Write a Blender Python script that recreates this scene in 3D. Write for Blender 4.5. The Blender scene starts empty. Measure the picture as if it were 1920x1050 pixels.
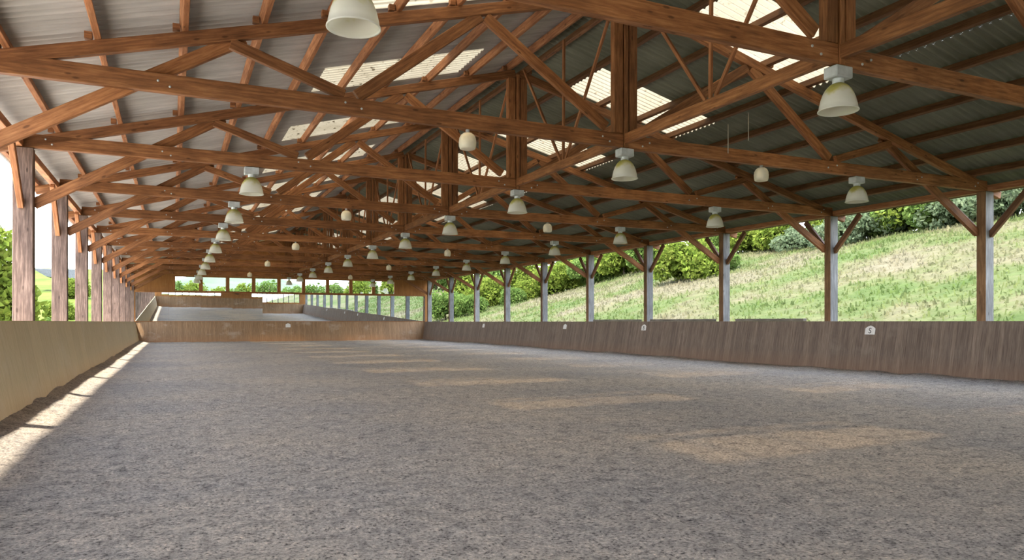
import bpy, bmesh, math, random
import numpy as np
from mathutils import Vector, Matrix, Euler

random.seed(7)
rng = np.random.default_rng(11)
scene = bpy.context.scene
col = scene.collection

# ------------------------------------------------------------------ camera
EYE = 1.5
FPX = 1361.0
YAW = 0.437
cam_data = bpy.data.cameras.new('camera')
cam = bpy.data.objects.new('camera', cam_data)
col.objects.link(cam)
cam.location = (0, 0, EYE)
cam.rotation_euler = (math.pi / 2, 0, -YAW)
cam_data.sensor_width = 36.0
cam_data.lens = 36.0 * FPX / 1920.0
cam_data.shift_y = (603.3 - 525.0) / 1920.0
cam_data.clip_start = 0.05
cam_data.clip_end = 2000
scene.camera = cam

# ------------------------------------------------------------------ light
SKY = 3.6
SUN = 7.0
world = bpy.data.worlds.new('world')
scene.world = world
world.use_nodes = True
wn, wl = world.node_tree.nodes, world.node_tree.links
wn.clear()
w_out = wn.new('ShaderNodeOutputWorld')
w_bg = wn.new('ShaderNodeBackground')
w_tc = wn.new('ShaderNodeTexCoord')
w_sep = wn.new('ShaderNodeSeparateXYZ')
w_ramp = wn.new('ShaderNodeValToRGB')
w_ramp.color_ramp.elements[0].position = 0.0
w_ramp.color_ramp.elements[0].color = (0.93, 0.97, 1.0, 1)
w_ramp.color_ramp.elements[1].position = 0.75
w_ramp.color_ramp.elements[1].color = (0.62, 0.76, 1.0, 1)
e = w_ramp.color_ramp.elements.new(0.18)
e.color = (0.90, 0.94, 1.0, 1)
wl.new(w_tc.outputs['Generated'], w_sep.inputs[0])
wl.new(w_sep.outputs['Z'], w_ramp.inputs[0])
wl.new(w_ramp.outputs[0], w_bg.inputs['Color'])
w_bg.inputs['Strength'].default_value = SKY
wl.new(w_bg.outputs[0], w_out.inputs[0])

sun_data = bpy.data.lights.new('sun', 'SUN')
sun_data.energy = SUN
sun_data.angle = math.radians(2.2)
sun_data.color = (1.0, 0.93, 0.80)
sun = bpy.data.objects.new('sun', sun_data)
col.objects.link(sun)
sun.rotation_euler = Vector((1.0, 0.30, -2.8)).to_track_quat('-Z', 'Y').to_euler()
sun.location = (-20, -5, 50)

scene.view_settings.view_transform = 'Standard'
scene.view_settings.look = 'None'
scene.view_settings.gamma = 1.0
scene.view_settings.use_curve_mapping = False
scene.view_settings.exposure = 1.3
scene.cycles.max_bounces = 10
scene.cycles.diffuse_bounces = 7
scene.cycles.transparent_max_bounces = 12

# ------------------------------------------------------------------ measures (metres)
TY = {-2: -3.1, -1: 1.87, 0: 6.86, 1: 11.86, 2: 16.72, 3: 21.68, 4: 26.57, 5: 31.53, 6: 36.54, 7: 41.56,
      8: 46.62, 9: 51.73, 10: 56.86}
KS = sorted(TY)
XL, XR, XC = -2.444, 18.907, 7.947       # inner faces of the posts, ridge
PW, PD = 0.34, 0.24                      # post section
Y_REAR, Y_END = -4.0, 57.42
SL = 0.272
TIE_B, TIE_T = 4.87, 5.14
def rafter_top(x):
    if x <= XC:
        return 5.10 + SL * (x - XL)
    return 5.10 + SL * (XC - XL) - (SL * (XC - XL)) / (XR - XC) * (x - XC)
SR = SL * (XC - XL) / (XR - XC)
SHEET = 0.175
EAVE_L, EAVE_R = -3.25, 19.75
ORD = ['nearest', 'second', 'third', 'fourth', 'fifth', 'sixth', 'seventh', 'eighth', 'ninth', 'tenth', 'eleventh', 'twelfth']

# ------------------------------------------------------------------ materials
def new_mat(name):
    m = bpy.data.materials.new(name)
    m.use_nodes = True
    nt = m.node_tree
    nt.nodes.clear()
    out = nt.nodes.new('ShaderNodeOutputMaterial')
    return m, nt, out

def N(nt, kind, **kw):
    n = nt.nodes.new(kind)
    for k, v in kw.items():
        if k in n.inputs:
            n.inputs[k].default_value = v
        else:
            setattr(n, k, v)
    return n

def ramp(nt, src, stops):
    r = nt.nodes.new('ShaderNodeValToRGB')
    els = r.color_ramp.elements
    while len(els) < len(stops):
        els.new(0.5)
    for el, (p, c) in zip(els, stops):
        el.position = p
        el.color = (c[0], c[1], c[2], 1) if len(c) == 3 else c
    nt.links.new(src, r.inputs[0])
    return r.outputs[0]

def mixc(nt, fac, a, b, mode='MIX'):
    n = nt.nodes.new('ShaderNodeMix')
    n.data_type = 'RGBA'
    n.blend_type = mode
    for i, v in ((0, fac), (6, a), (7, b)):
        if hasattr(v, 'links'):
            nt.links.new(v, n.inputs[i])
        elif isinstance(v, (int, float)):
            n.inputs[i].default_value = v
        else:
            n.inputs[i].default_value = (v[0], v[1], v[2], 1)
    return n.outputs[2]

def mapped(nt, scale, coord='Object', loc=None):
    tc = nt.nodes.new('ShaderNodeTexCoord')
    mp = nt.nodes.new('ShaderNodeMapping')
    mp.inputs['Scale'].default_value = scale
    nt.links.new(tc.outputs[coord], mp.inputs[0])
    if loc is not None:
        nt.links.new(loc, mp.inputs['Location'])
    return mp.outputs[0]

def noise(nt, vec, scale, detail=4, rough=0.55):
    n = N(nt, 'ShaderNodeTexNoise', Scale=scale, Detail=detail, Roughness=rough)
    nt.links.new(vec, n.inputs['Vector'])
    return n.outputs[0]

def bsdf(nt, out, color, rough=0.7, spec=0.25, bump=None, bstr=0.3, bdist=0.01, metallic=0.0):
    b = N(nt, 'ShaderNodeBsdfPrincipled')
    b.inputs['Roughness'].default_value = rough
    b.inputs['Specular IOR Level'].default_value = spec
    b.inputs['Metallic'].default_value = metallic
    if hasattr(color, 'links'):
        nt.links.new(color, b.inputs['Base Color'])
    else:
        b.inputs['Base Color'].default_value = (*color, 1)
    if bump is not None:
        bp = N(nt, 'ShaderNodeBump', Strength=bstr, Distance=bdist)
        nt.links.new(bump, bp.inputs['Height'])
        nt.links.new(bp.outputs[0], b.inputs['Normal'])
    nt.links.new(b.outputs[0], out.inputs[0])
    return b

def wood(name, dark, mid, light, knots=True, rough=0.62):
    """grain runs along each timber's own long axis (local X)"""
    m, nt, out = new_mat(name)
    oi = nt.nodes.new('ShaderNodeObjectInfo')
    vm = nt.nodes.new('ShaderNodeVectorMath')
    vm.operation = 'SCALE'
    vm.inputs[0].default_value = (37.0, 19.0, 23.0)
    nt.links.new(oi.outputs['Random'], vm.inputs['Scale'])
    vec = mapped(nt, (0.7, 9, 9), loc=vm.outputs[0])
    g = noise(nt, vec, 3.0, 6, 0.65)
    c = ramp(nt, g, [(0.28, dark), (0.5, mid), (0.74, light)])
    vec2 = mapped(nt, (1.3, 1.3, 1.3), loc=vm.outputs[0])
    big = noise(nt, vec2, 1.3, 3)
    c = mixc(nt, 0.55, c, ramp(nt, big, [(0.3, (0.55, 0.5, 0.48)), (0.7, (1.25, 1.22, 1.2))]), 'MULTIPLY')
    if knots:
        v = N(nt, 'ShaderNodeTexVoronoi', Scale=2.6)
        vec3 = mapped(nt, (0.8, 2.2, 2.2), loc=vm.outputs[0])
        nt.links.new(vec3, v.inputs['Vector'])
        k = ramp(nt, v.outputs['Distance'], [(0.07, (0.35, 0.32, 0.3)), (0.13, (1, 1, 1))])
        c = mixc(nt, 0.8, c, k, 'MULTIPLY')
    hv = N(nt, 'ShaderNodeHueSaturation')
    mr = N(nt, 'ShaderNodeMapRange')
    mr.inputs['To Min'].default_value = 0.78
    mr.inputs['To Max'].default_value = 1.22
    nt.links.new(oi.outputs['Random'], mr.inputs['Value'])
    nt.links.new(mr.outputs[0], hv.inputs['Value'])
    nt.links.new(c, hv.inputs['Color'])
    bsdf(nt, out, hv.outputs[0], rough, 0.25, g, 0.35, 0.006)
    return m

M_TRUSS = wood('stained_truss_wood', (0.12, 0.048, 0.019), (0.26, 0.110, 0.043), (0.42, 0.20, 0.085))
M_PURLIN_R = wood('shaded_purlin_wood', (0.07, 0.03, 0.013), (0.14, 0.066, 0.03), (0.22, 0.12, 0.06))  # left purlin stain with the right side's shade painted in
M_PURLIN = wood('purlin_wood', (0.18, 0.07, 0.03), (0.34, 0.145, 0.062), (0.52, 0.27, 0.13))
M_POST_GREY = wood('sky_tinted_post_wood', (0.10, 0.10, 0.10), (0.175, 0.178, 0.18), (0.28, 0.283, 0.285))  # grey of the sky light on the right posts, painted into the wood
M_POST_BROWN = wood('inner_post_wood', (0.10, 0.055, 0.025), (0.20, 0.11, 0.05), (0.31, 0.18, 0.09))
M_POST = wood('post_wood', (0.060, 0.038, 0.030), (0.130, 0.086, 0.068), (0.27, 0.19, 0.15))
M_PLANK_GREY = wood('weathered_grey_plank', (0.10, 0.09, 0.075), (0.17, 0.15, 0.125), (0.25, 0.22, 0.19))

def m_boards(name, base, var, scuff, along, width):
    """vertical boards on a kick wall: one board every `width` metres along axis `along`"""
    m, nt, out = new_mat(name)
    tc = nt.nodes.new('ShaderNodeTexCoord')
    sep = nt.nodes.new('ShaderNodeSeparateXYZ')
    nt.links.new(tc.outputs['Object'], sep.inputs[0])
    ax = sep.outputs[along]
    d = N(nt, 'ShaderNodeMath', operation='DIVIDE')
    d.inputs[1].default_value = width
    nt.links.new(ax, d.inputs[0])
    fl = N(nt, 'ShaderNodeMath', operation='FLOOR')
    nt.links.new(d.outputs[0], fl.inputs[0])
    fr = N(nt, 'ShaderNodeMath', operation='FRACT')
    nt.links.new(d.outputs[0], fr.inputs[0])
    wn_ = nt.nodes.new('ShaderNodeTexWhiteNoise')
    wn_.noise_dimensions = '1D'
    nt.links.new(fl.outputs[0], wn_.inputs['W'])
    sc = [1.0, 1.0, 1.0]
    sc[0 if along == 'X' else 1] = 14.0
    sc[2] = 0.9
    g = noise(nt, mapped(nt, tuple(sc)), 2.2, 6, 0.6)
    c = ramp(nt, g, [(0.25, base[0]), (0.5, base[1]), (0.78, base[2])])
    c = mixc(nt, var, c, ramp(nt, wn_.outputs['Value'], [(0, (0.62, 0.6, 0.6)), (1, (1.3, 1.28, 1.25))]), 'MULTIPLY')
    gap = ramp(nt, fr.outputs[0], [(0.0, (0.35, 0.3, 0.28)), (0.06, (1, 1, 1)), (0.94, (1, 1, 1)), (1.0, (0.35, 0.3, 0.28))])
    c = mixc(nt, var, c, gap, 'MULTIPLY')
    sc2 = [0.6, 0.6, 0.9]
    s = noise(nt, mapped(nt, tuple(sc2)), 1.1, 5, 0.65)
    c = mixc(nt, ramp(nt, s, [(0.56, (0, 0, 0)), (0.72, (0.55, 0.55, 0.55))]), c, scuff)
    # rusty tide mark along the foot of the boards
    ft = N(nt, 'ShaderNodeMapRange')
    ft.inputs['From Min'].default_value = 0.55
    ft.inputs['From Max'].default_value = 0.1
    nt.links.new(sep.outputs['Z'], ft.inputs['Value'])
    mm = N(nt, 'ShaderNodeMath', operation='MULTIPLY')
    mm.inputs[1].default_value = 0.45
    nt.links.new(ft.outputs[0], mm.inputs[0])
    c = mixc(nt, mm.outputs[0], c, tuple(x * f for x, f in zip(base[1], (1.25, 0.98, 0.8))))
    bsdf(nt, out, c, 0.75, 0.2, g, 0.3, 0.006)
    return m

M_KICK_R = m_boards('kick_wall_boards', [(0.125, 0.092, 0.070), (0.20, 0.152, 0.12), (0.29, 0.23, 0.185)], 0.5, (0.27, 0.22, 0.18), 'Y', 0.11)
M_KICK_L = m_boards('kick_wall_panels', [(0.46, 0.37, 0.225), (0.58, 0.48, 0.31), (0.68, 0.58, 0.41)], 0.12, (0.64, 0.56, 0.43), 'Y', 1.2)
M_KICK_E = m_boards('end_wall_boards', [(0.21, 0.125, 0.068), (0.31, 0.195, 0.11), (0.42, 0.285, 0.175)], 0.35, (0.55, 0.45, 0.36), 'X', 0.14)
M_GABLE = m_boards('gable_boards', [(0.27, 0.11, 0.035), (0.37, 0.165, 0.055), (0.46, 0.22, 0.08)], 0.25, (0.40, 0.2, 0.08), 'X', 0.15)

def m_sand():
    m, nt, out = new_mat('arena_sand')
    v = mapped(nt, (1, 1, 1))
    big = noise(nt, v, 0.30, 4)
    med = noise(nt, v, 6.0, 7, 0.68)
    fine = noise(nt, v, 34.0, 6, 0.75)
    c = ramp(nt, big, [(0.32, (0.42, 0.375, 0.335)), (0.68, (0.56, 0.47, 0.375))])
    c = mixc(nt, 0.9, c, ramp(nt, med, [(0.32, (0.52, 0.53, 0.56)), (0.5, (1, 1, 1)), (0.72, (1.25, 1.22, 1.18))]), 'MULTIPLY')
    c = mixc(nt, 1.0, c, ramp(nt, fine, [(0.37, (0.16, 0.16, 0.18)), (0.46, (0.82, 0.82, 0.82)), (0.57, (1.08, 1.08, 1.08)), (0.68, (1.75, 1.7, 1.6))]), 'MULTIPLY')
    ad = N(nt, 'ShaderNodeMath', operation='ADD')
    nt.links.new(fine, ad.inputs[0])
    nt.links.new(med, ad.inputs[1])
    bsdf(nt, out, c, 0.95, 0.05, ad.outputs[0], 1.0, 0.05)
    return m
M_SAND = m_sand()

def m_sheet(name, c0, c1):
    m, nt, out = new_mat(name)
    v = mapped(nt, (1, 1, 1))
    big = noise(nt, v, 0.6, 4)
    st = noise(nt, mapped(nt, (0.6, 9, 0.6)), 1.5, 4)
    c = ramp(nt, big, [(0.3, c0), (0.7, c1)])
    c = mixc(nt, 0.6, c, ramp(nt, st, [(0.3, (0.7, 0.7, 0.7)), (0.7, (1.15, 1.15, 1.15))]), 'MULTIPLY')
    bsdf(nt, out, c, 0.85, 0.15)
    return m
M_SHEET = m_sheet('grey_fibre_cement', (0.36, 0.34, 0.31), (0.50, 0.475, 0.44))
M_SHEET_R = m_sheet('shaded_fibre_cement', (0.14, 0.145, 0.105), (0.22, 0.225, 0.17))  # shade under the right slope painted into the sheet colour

def m_translucent():
    m, nt, out = new_mat('dirty_translucent_sheet')
    v = mapped(nt, (1, 1, 1))
    sp = N(nt, 'ShaderNodeTexVoronoi', Scale=4.5)
    nt.links.new(v, sp.inputs['Vector'])
    nz = noise(nt, v, 9.0, 5, 0.7)
    big = noise(nt, v, 1.1, 4)
    c = ramp(nt, big, [(0.3, (0.074, 0.061, 0.040)), (0.7, (0.102, 0.087, 0.061))])
    speck = ramp(nt, nz, [(0.33, (0.12, 0.10, 0.07)), (0.41, (1, 1, 1))])
    c = mixc(nt, 1.0, c, speck, 'MULTIPLY')
    speck2 = ramp(nt, sp.outputs['Distance'], [(0.12, (0.12, 0.10, 0.07)), (0.20, (1, 1, 1))])
    c = mixc(nt, 0.9, c, speck2, 'MULTIPLY')
    t = nt.nodes.new('ShaderNodeBsdfTranslucent')
    d = nt.nodes.new('ShaderNodeBsdfDiffuse')
    nt.links.new(c, t.inputs['Color'])
    d.inputs['Color'].default_value = (0.3, 0.28, 0.24, 1)
    ms = nt.nodes.new('ShaderNodeMixShader')
    ms.inputs[0].default_value = 0.12
    nt.links.new(t.outputs[0], ms.inputs[1])
    nt.links.new(d.outputs[0], ms.inputs[2])
    # a little of the sun comes straight through
    tr = nt.nodes.new('ShaderNodeBsdfTransparent')
    tr.inputs['Color'].default_value = (1.0, 0.78, 0.48, 1)
    ms2 = nt.nodes.new('ShaderNodeMixShader')
    ms2.inputs[0].default_value = 0.10
    nt.links.new(ms.outputs[0], ms2.inputs[1])
    nt.links.new(tr.outputs[0], ms2.inputs[2])
    nt.links.new(ms2.outputs[0], out.inputs[0])
    return m
M_TRANS = m_translucent()

def plain(name, c, rough=0.6, spec=0.3, metallic=0.0, var=0.25, scale=6.0):
    m, nt, out = new_mat(name)
    n = noise(nt, mapped(nt, (1, 1, 1)), scale, 4)
    k = 1 - var
    cc = ramp(nt, n, [(0.3, tuple(x * k for x in c)), (0.7, tuple(min(1, x * (1 + var * 0.6)) for x in c))])
    bsdf(nt, out, cc, rough, spec, metallic=metallic)
    return m
M_BOX = plain('ballast_box_metal', (0.52, 0.55, 0.57), 0.45, 0.4, 0.2)
M_GLOBE = plain('globe_opal_plastic', (0.72, 0.66, 0.52), 0.4, 0.4, var=0.15)
M_DARK = plain('dark_metal', (0.05, 0.045, 0.04), 0.6)
M_WHITE = plain('white_plaque', (0.80, 0.78, 0.74), 0.5, var=0.06)
M_INK = plain('black_letter', (0.03, 0.03, 0.03), 0.6)
M_GUTTER = plain('zinc_gutter', (0.45, 0.48, 0.50), 0.45, 0.4, 0.3)
M_CORD = plain('pale_cord', (0.5, 0.45, 0.38), 0.7)
M_SHED = plain('grey_shed_roof', (0.12, 0.125, 0.135), 0.6)
M_SHEDW = plain('shed_wall', (0.16, 0.13, 0.10), 0.8)
M_BARK = plain('bark', (0.09, 0.07, 0.05), 0.9, 0.1)
M_GRAVEL = plain('pale_gravel', (0.60, 0.54, 0.47), 0.9, 0.1, scale=20)
M_HILL = plain('far_wooded_hill', (0.085, 0.118, 0.075), 0.95, 0.05, scale=0.05)

def m_shade():
    m, nt, out = new_mat('prismatic_lamp_shade')
    tc = nt.nodes.new('ShaderNodeTexCoord')
    sep = nt.nodes.new('ShaderNodeSeparateXYZ')
    nt.links.new(tc.outputs['Object'], sep.inputs[0])
    n = noise(nt, mapped(nt, (1, 1, 1)), 5.0, 4)
    a = N(nt, 'ShaderNodeMath', operation='MULTIPLY_ADD')
    a.inputs[1].default_value = 0.35
    nt.links.new(n, a.inputs[0])
    nt.links.new(sep.outputs['Z'], a.inputs[2])
    # algae-yellow stain on the upper half of every shade
    c = ramp(nt, a.outputs[0], [(0.0, (0.88, 0.88, 0.85)), (0.36, (0.85, 0.84, 0.76)), (0.45, (0.66, 0.62, 0.22)), (0.54, (0.50, 0.47, 0.12))])
    t = nt.nodes.new('ShaderNodeBsdfTranslucent')
    b = N(nt, 'ShaderNodeBsdfPrincipled', Roughness=0.22)
    b.inputs['Specular IOR Level'].default_value = 0.5
    nt.links.new(c, t.inputs['Color'])
    nt.links.new(c, b.inputs['Base Color'])
    ms = nt.nodes.new('ShaderNodeMixShader')
    ms.inputs[0].default_value = 0.5
    nt.links.new(t.outputs[0], ms.inputs[1])
    nt.links.new(b.outputs[0], ms.inputs[2])
    nt.links.new(ms.outputs[0], out.inputs[0])
    return m
M_SHADE = m_shade()

def m_mirror():
    m, nt, out = new_mat('mirror_glass')
    g = N(nt, 'ShaderNodeBsdfGlossy', Roughness=0.0)
    g.inputs['Color'].default_value = (0.80, 0.86, 0.88, 1)
    n = noise(nt, mapped(nt, (1, 1, 1)), 0.9, 2)
    bp = N(nt, 'ShaderNodeBump', Strength=0.02, Distance=0.02)
    nt.links.new(n, bp.inputs['Height'])
    nt.links.new(bp.outputs[0], g.inputs['Normal'])
    nt.links.new(g.outputs[0], out.inputs[0])
    return m
M_MIRROR = m_mirror()

def m_pane():
    m, nt, out = new_mat('window_pane')
    t = N(nt, 'ShaderNodeBsdfTransparent')
    t.inputs['Color'].default_value = (0.88, 0.93, 0.92, 1)
    g = N(nt, 'ShaderNodeBsdfGlossy', Roughness=0.02)
    ms = nt.nodes.new('ShaderNodeMixShader')
    ms.inputs[0].default_value = 0.07
    nt.links.new(t.outputs[0], ms.inputs[1])
    nt.links.new(g.outputs[0], ms.inputs[2])
    nt.links.new(ms.outputs[0], out.inputs[0])
    return m
M_PANE = m_pane()

MEADOW = [(0.37, (0.040, 0.056, 0.017)), (0.46, (0.056, 0.065, 0.025)), (0.53, (0.072, 0.068, 0.036)), (0.64, (0.084, 0.073, 0.048))]
def meadow_colour(nt, gain):
    v = mapped(nt, (1, 1, 1))
    a = noise(nt, v, 0.17, 6, 0.62)
    b = noise(nt, v, 1.7, 5, 0.7)
    c = ramp(nt, a, [(p, tuple(x * gain for x in q)) for p, q in MEADOW])
    c = mixc(nt, 0.8, c, ramp(nt, b, [(0.3, (0.65, 0.68, 0.6)), (0.7, (1.3, 1.28, 1.25))]), 'MULTIPLY')
    # the mown side left of the arena is a fresher green
    tc = nt.nodes.new('ShaderNodeTexCoord')
    sp = nt.nodes.new('ShaderNodeSeparateXYZ')
    nt.links.new(tc.outputs['Object'], sp.inputs[0])
    mr = N(nt, 'ShaderNodeMapRange')
    mr.inputs['From Min'].default_value = 6.0
    mr.inputs['From Max'].default_value = -4.0
    nt.links.new(sp.outputs['X'], mr.inputs['Value'])
    lawn = ramp(nt, a, [(0.38, (0.045 * gain, 0.072 * gain, 0.008 * gain)), (0.6, (0.085 * gain, 0.105 * gain, 0.018 * gain))])
    c = mixc(nt, mr.outputs[0], c, lawn)
    return c, b
def m_meadow():
    m, nt, out = new_mat('meadow')
    c, b = meadow_colour(nt, 1.0)
    bsdf(nt, out, c, 0.95, 0.05, b, 0.5, 0.15)
    return m
M_MEADOW = m_meadow()

def m_leaf(name, c0, c1, c2):
    m, nt, out = new_mat(name)
    v = mapped(nt, (1, 1, 1))
    n = noise(nt, v, 2.2, 3)
    c = ramp(nt, n, [(0.32, c0), (0.5, c1), (0.68, c2)]) if c0 else meadow_colour(nt, 2.2)[0]
    d = nt.nodes.new('ShaderNodeBsdfDiffuse')
    t = nt.nodes.new('ShaderNodeBsdfTranslucent')
    nt.links.new(c, d.inputs['Color'])
    nt.links.new(c, t.inputs['Color'])
    ms = nt.nodes.new('ShaderNodeMixShader')
    ms.inputs[0].default_value = 0.4
    nt.links.new(d.outputs[0], ms.inputs[1])
    nt.links.new(t.outputs[0], ms.inputs[2])
    nt.links.new(ms.outputs[0], out.inputs[0])
    return m
M_LEAF_Y = m_leaf('leaf_yellow_green', (0.070, 0.105, 0.016), (0.125, 0.165, 0.026), (0.18, 0.205, 0.042))
M_LEAF_G = m_leaf('leaf_green', (0.055, 0.095, 0.024), (0.10, 0.155, 0.036), (0.145, 0.195, 0.055))
M_LEAF_D = m_leaf('leaf_grey_green', (0.068, 0.092, 0.045), (0.115, 0.15, 0.08), (0.165, 0.195, 0.115))
M_GRASS = m_leaf('dry_grass', None, None, None)

# ------------------------------------------------------------------ object helpers
def link(o, parent=None):
    col.objects.link(o)
    if parent is not None:
        o.parent = parent
    return o

def tag(o, label=None, cat=None, group=None, kind=None):
    if label: o['label'] = label
    if cat: o['category'] = cat
    if group: o['group'] = group
    if kind: o['kind'] = kind
    return o

def empty(name, loc=(0, 0, 0)):
    o = bpy.data.objects.new(name, None)
    o.empty_display_size = 0.2
    o.location = loc
    return link(o)

def mesh_obj(name, verts, faces, mat, parent=None, smooth=False):
    me = bpy.data.meshes.new(name)
    me.from_pydata([tuple(v) for v in verts], [], [tuple(f) for f in faces])
    if smooth:
        me.polygons.foreach_set('use_smooth', [True] * len(me.polygons))
    me.materials.append(mat)
    me.update()
    return link(bpy.data.objects.new(name, me), parent)

def grid_obj(name, P, mat, parent=None, smooth=True):
    """P: (n, m, 3) array of points"""
    n, m = P.shape[:2]
    me = bpy.data.meshes.new(name)
    idx = np.arange(n * m).reshape(n, m)
    q = np.stack([idx[:-1, :-1], idx[1:, :-1], idx[1:, 1:], idx[:-1, 1:]], -1).reshape(-1, 4)
    quads_to_mesh(me, P.reshape(-1, 3), q)
    if smooth:
        me.polygons.foreach_set('use_smooth', np.ones(len(q), bool))
    me.materials.append(mat)
    return link(bpy.data.objects.new(name, me), parent)

def quads_to_mesh(me, V, Q):
    me.vertices.add(len(V))
    me.vertices.foreach_set('co', np.asarray(V, np.float32).ravel())
    me.loops.add(Q.size)
    me.loops.foreach_set('vertex_index', np.asarray(Q, np.int32).ravel())
    me.polygons.add(len(Q))
    me.polygons.foreach_set('loop_start', np.arange(0, Q.size, 4, dtype=np.int32))
    me.polygons.foreach_set('loop_total', np.full(len(Q), 4, np.int32))
    me.update(calc_edges=True)

def bevel_box(sx, sy, sz, bev, x0=None):
    bm = bmesh.new()
    bmesh.ops.create_cube(bm, size=1)
    for v in bm.verts:
        v.co = Vector((v.co.x * sx, v.co.y * sy, v.co.z * sz))
        if x0 is not None:
            v.co.x += x0 + sx / 2
    if bev:
        bmesh.ops.bevel(bm, geom=bm.edges[:] , offset=bev, segments=1, affect='EDGES', profile=0.5)
    return bm

def bm_obj(name, bm, mat, parent=None, smooth=False):
    me = bpy.data.meshes.new(name)
    bm.to_mesh(me)
    bm.free()
    if smooth:
        me.polygons.foreach_set('use_smooth', [True] * len(me.polygons))
    me.materials.append(mat)
    return link(bpy.data.objects.new(name, me), parent)

def beam(name, p0, p1, width, depth, mat, parent=None, up=(0, 0, 1), bev=0.008):
    """a timber from p0 to p1 (centre line); depth lies along `up`, width across it; local X is the grain"""
    p0, p1, up = Vector(p0), Vector(p1), Vector(up)
    L = (p1 - p0).length
    x = (p1 - p0).normalized()
    y = up.cross(x).normalized()
    z = x.cross(y)
    o = bm_obj(name, bevel_box(L, width, depth, bev, 0.0), mat, parent)
    R = Matrix((x, y, z)).transposed().to_4x4()
    o.matrix_local = Matrix.Translation(p0) @ R
    return o

def lathe(name, prof, mat, parent=None, seg=28, loc=(0, 0, 0), smooth=True):
    V, F = [], []
    for r, z in prof:
        for k in range(seg):
            a = 2 * math.pi * k / seg
            V.append((r * math.cos(a), r * math.sin(a), z))
    for i in range(len(prof) - 1):
        for k in range(seg):
            a, b = i * seg + k, i * seg + (k + 1) % seg
            F.append((a, b, b + seg, a + seg))
    o = mesh_obj(name, V, F, mat, parent, smooth)
    o.location = loc
    return o

def box(name, c, s, mat, parent=None, bev=0.004):
    o = bm_obj(name, bevel_box(s[0], s[1], s[2], bev), mat, parent)
    o.location = c
    return o

def dup(root, loc, label, group=None, only=None):
    r = root.copy()
    col.objects.link(r)
    r.location = loc
    r['label'] = label
    if group: r['group'] = group
    for ch in root.children:
        c = ch.copy()
        col.objects.link(c)
        c.parent = r
        for g in ch.children:
            d = g.copy()
            col.objects.link(d)
            d.parent = c
    return r

# ------------------------------------------------------------------ arena floor (raked sand, banked at the walls)
def smooth_noise(shape, cell, seed):
    r = np.random.default_rng(seed)
    gy, gx = int(shape[0] / cell) + 3, int(shape[1] / cell) + 3
    G = r.random((gy, gx))
    y = np.arange(shape[0]) / cell
    x = np.arange(shape[1]) / cell
    yi, xi = y.astype(int), x.astype(int)
    fy, fx = (y - yi)[:, None], (x - xi)[None, :]
    fy, fx = fy * fy * (3 - 2 * fy), fx * fx * (3 - 2 * fx)
    a = G[yi][:, xi]; b = G[yi][:, xi + 1]; c = G[yi + 1][:, xi]; d = G[yi + 1][:, xi + 1]
    return a * (1 - fy) * (1 - fx) + b * (1 - fy) * fx + c * fy * (1 - fx) + d * fy * fx

xs = np.arange(XL - 0.05, XR + 0.10, 0.075)
ys = np.concatenate([np.arange(Y_REAR - 0.05, 3.0, 0.2), np.arange(3.0, 16.0, 0.06), np.arange(16.0, Y_END + 0.1, 0.16)])
FX, FY = np.meshgrid(xs, ys)
FZ = (smooth_noise(FX.shape, 2.2, 1) - 0.5) * 0.022 + (smooth_noise(FX.shape, 5.0, 2) - 0.5) * 0.03 \
     + (smooth_noise(FX.shape, 40.0, 3) - 0.5) * 0.05
wob = smooth_noise(FX.shape, 9.0, 5) - 0.5
dl = FX - XL
dr = XR - FX
de = Y_END - FY
FZ += 0.26 * np.clip(1 - dl / 0.85, 0, 1) ** 1.3 * (1 + 0.6 * wob) + 0.10 * np.clip(1 - dr / 1.3, 0, 1) ** 1.4 * (1 + wob) \
      + 0.05 * np.clip(1 - de / 1.5, 0, 1)
tag(grid_obj('floor', np.stack([FX, FY, FZ], -1), M_SAND), 'grey brown sand floor of the riding arena', 'floor', kind='structure')

# ------------------------------------------------------------------ kick walls: boards leaning outward at the top
KT = 1.515
LEAN = 0.30
def kick(name, a, b, inward, mat, label):
    """slab from a to b (top inner line); its foot stands LEAN further into the arena"""
    a, b, n = Vector((*a, 0)), Vector((*b, 0)), Vector((*inward, 0))
    t = 0.035
    V = []
    for p in (a, b):
        V += [p + n * LEAN + Vector((0, 0, -0.1)), p + Vector((0, 0, KT)), p - n * t + Vector((0, 0, KT)), p + n * (LEAN - t) + Vector((0, 0, -0.1))]
    F = [(0, 1, 5, 4), (1, 2, 6, 5), (2, 3, 7, 6), (3, 0, 4, 7), (0, 3, 2, 1), (4, 5, 6, 7)]
    return tag(mesh_obj(name, V, F, mat), label, 'wall', kind='structure')
wl_ = XL + 0.045
wr_ = XR - 0.045
kick('wall_left', (wl_, Y_REAR), (wl_, Y_END), (1, 0), M_KICK_L, 'tan leaning kick wall along the left side')
kick('wall_right', (wr_, Y_REAR), (wr_, Y_END), (-1, 0), M_KICK_R, 'brown leaning board kick wall along the right side')
kick('wall_end', (wl_, Y_END), (wr_, Y_END), (0, -1), M_KICK_E, 'brown board kick wall across the far end under the mirrors')
kick('wall_rear', (wl_, Y_REAR), (wr_, Y_REAR), (0, 1), M_KICK_E, 'brown kick wall across the end behind the camera')

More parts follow.
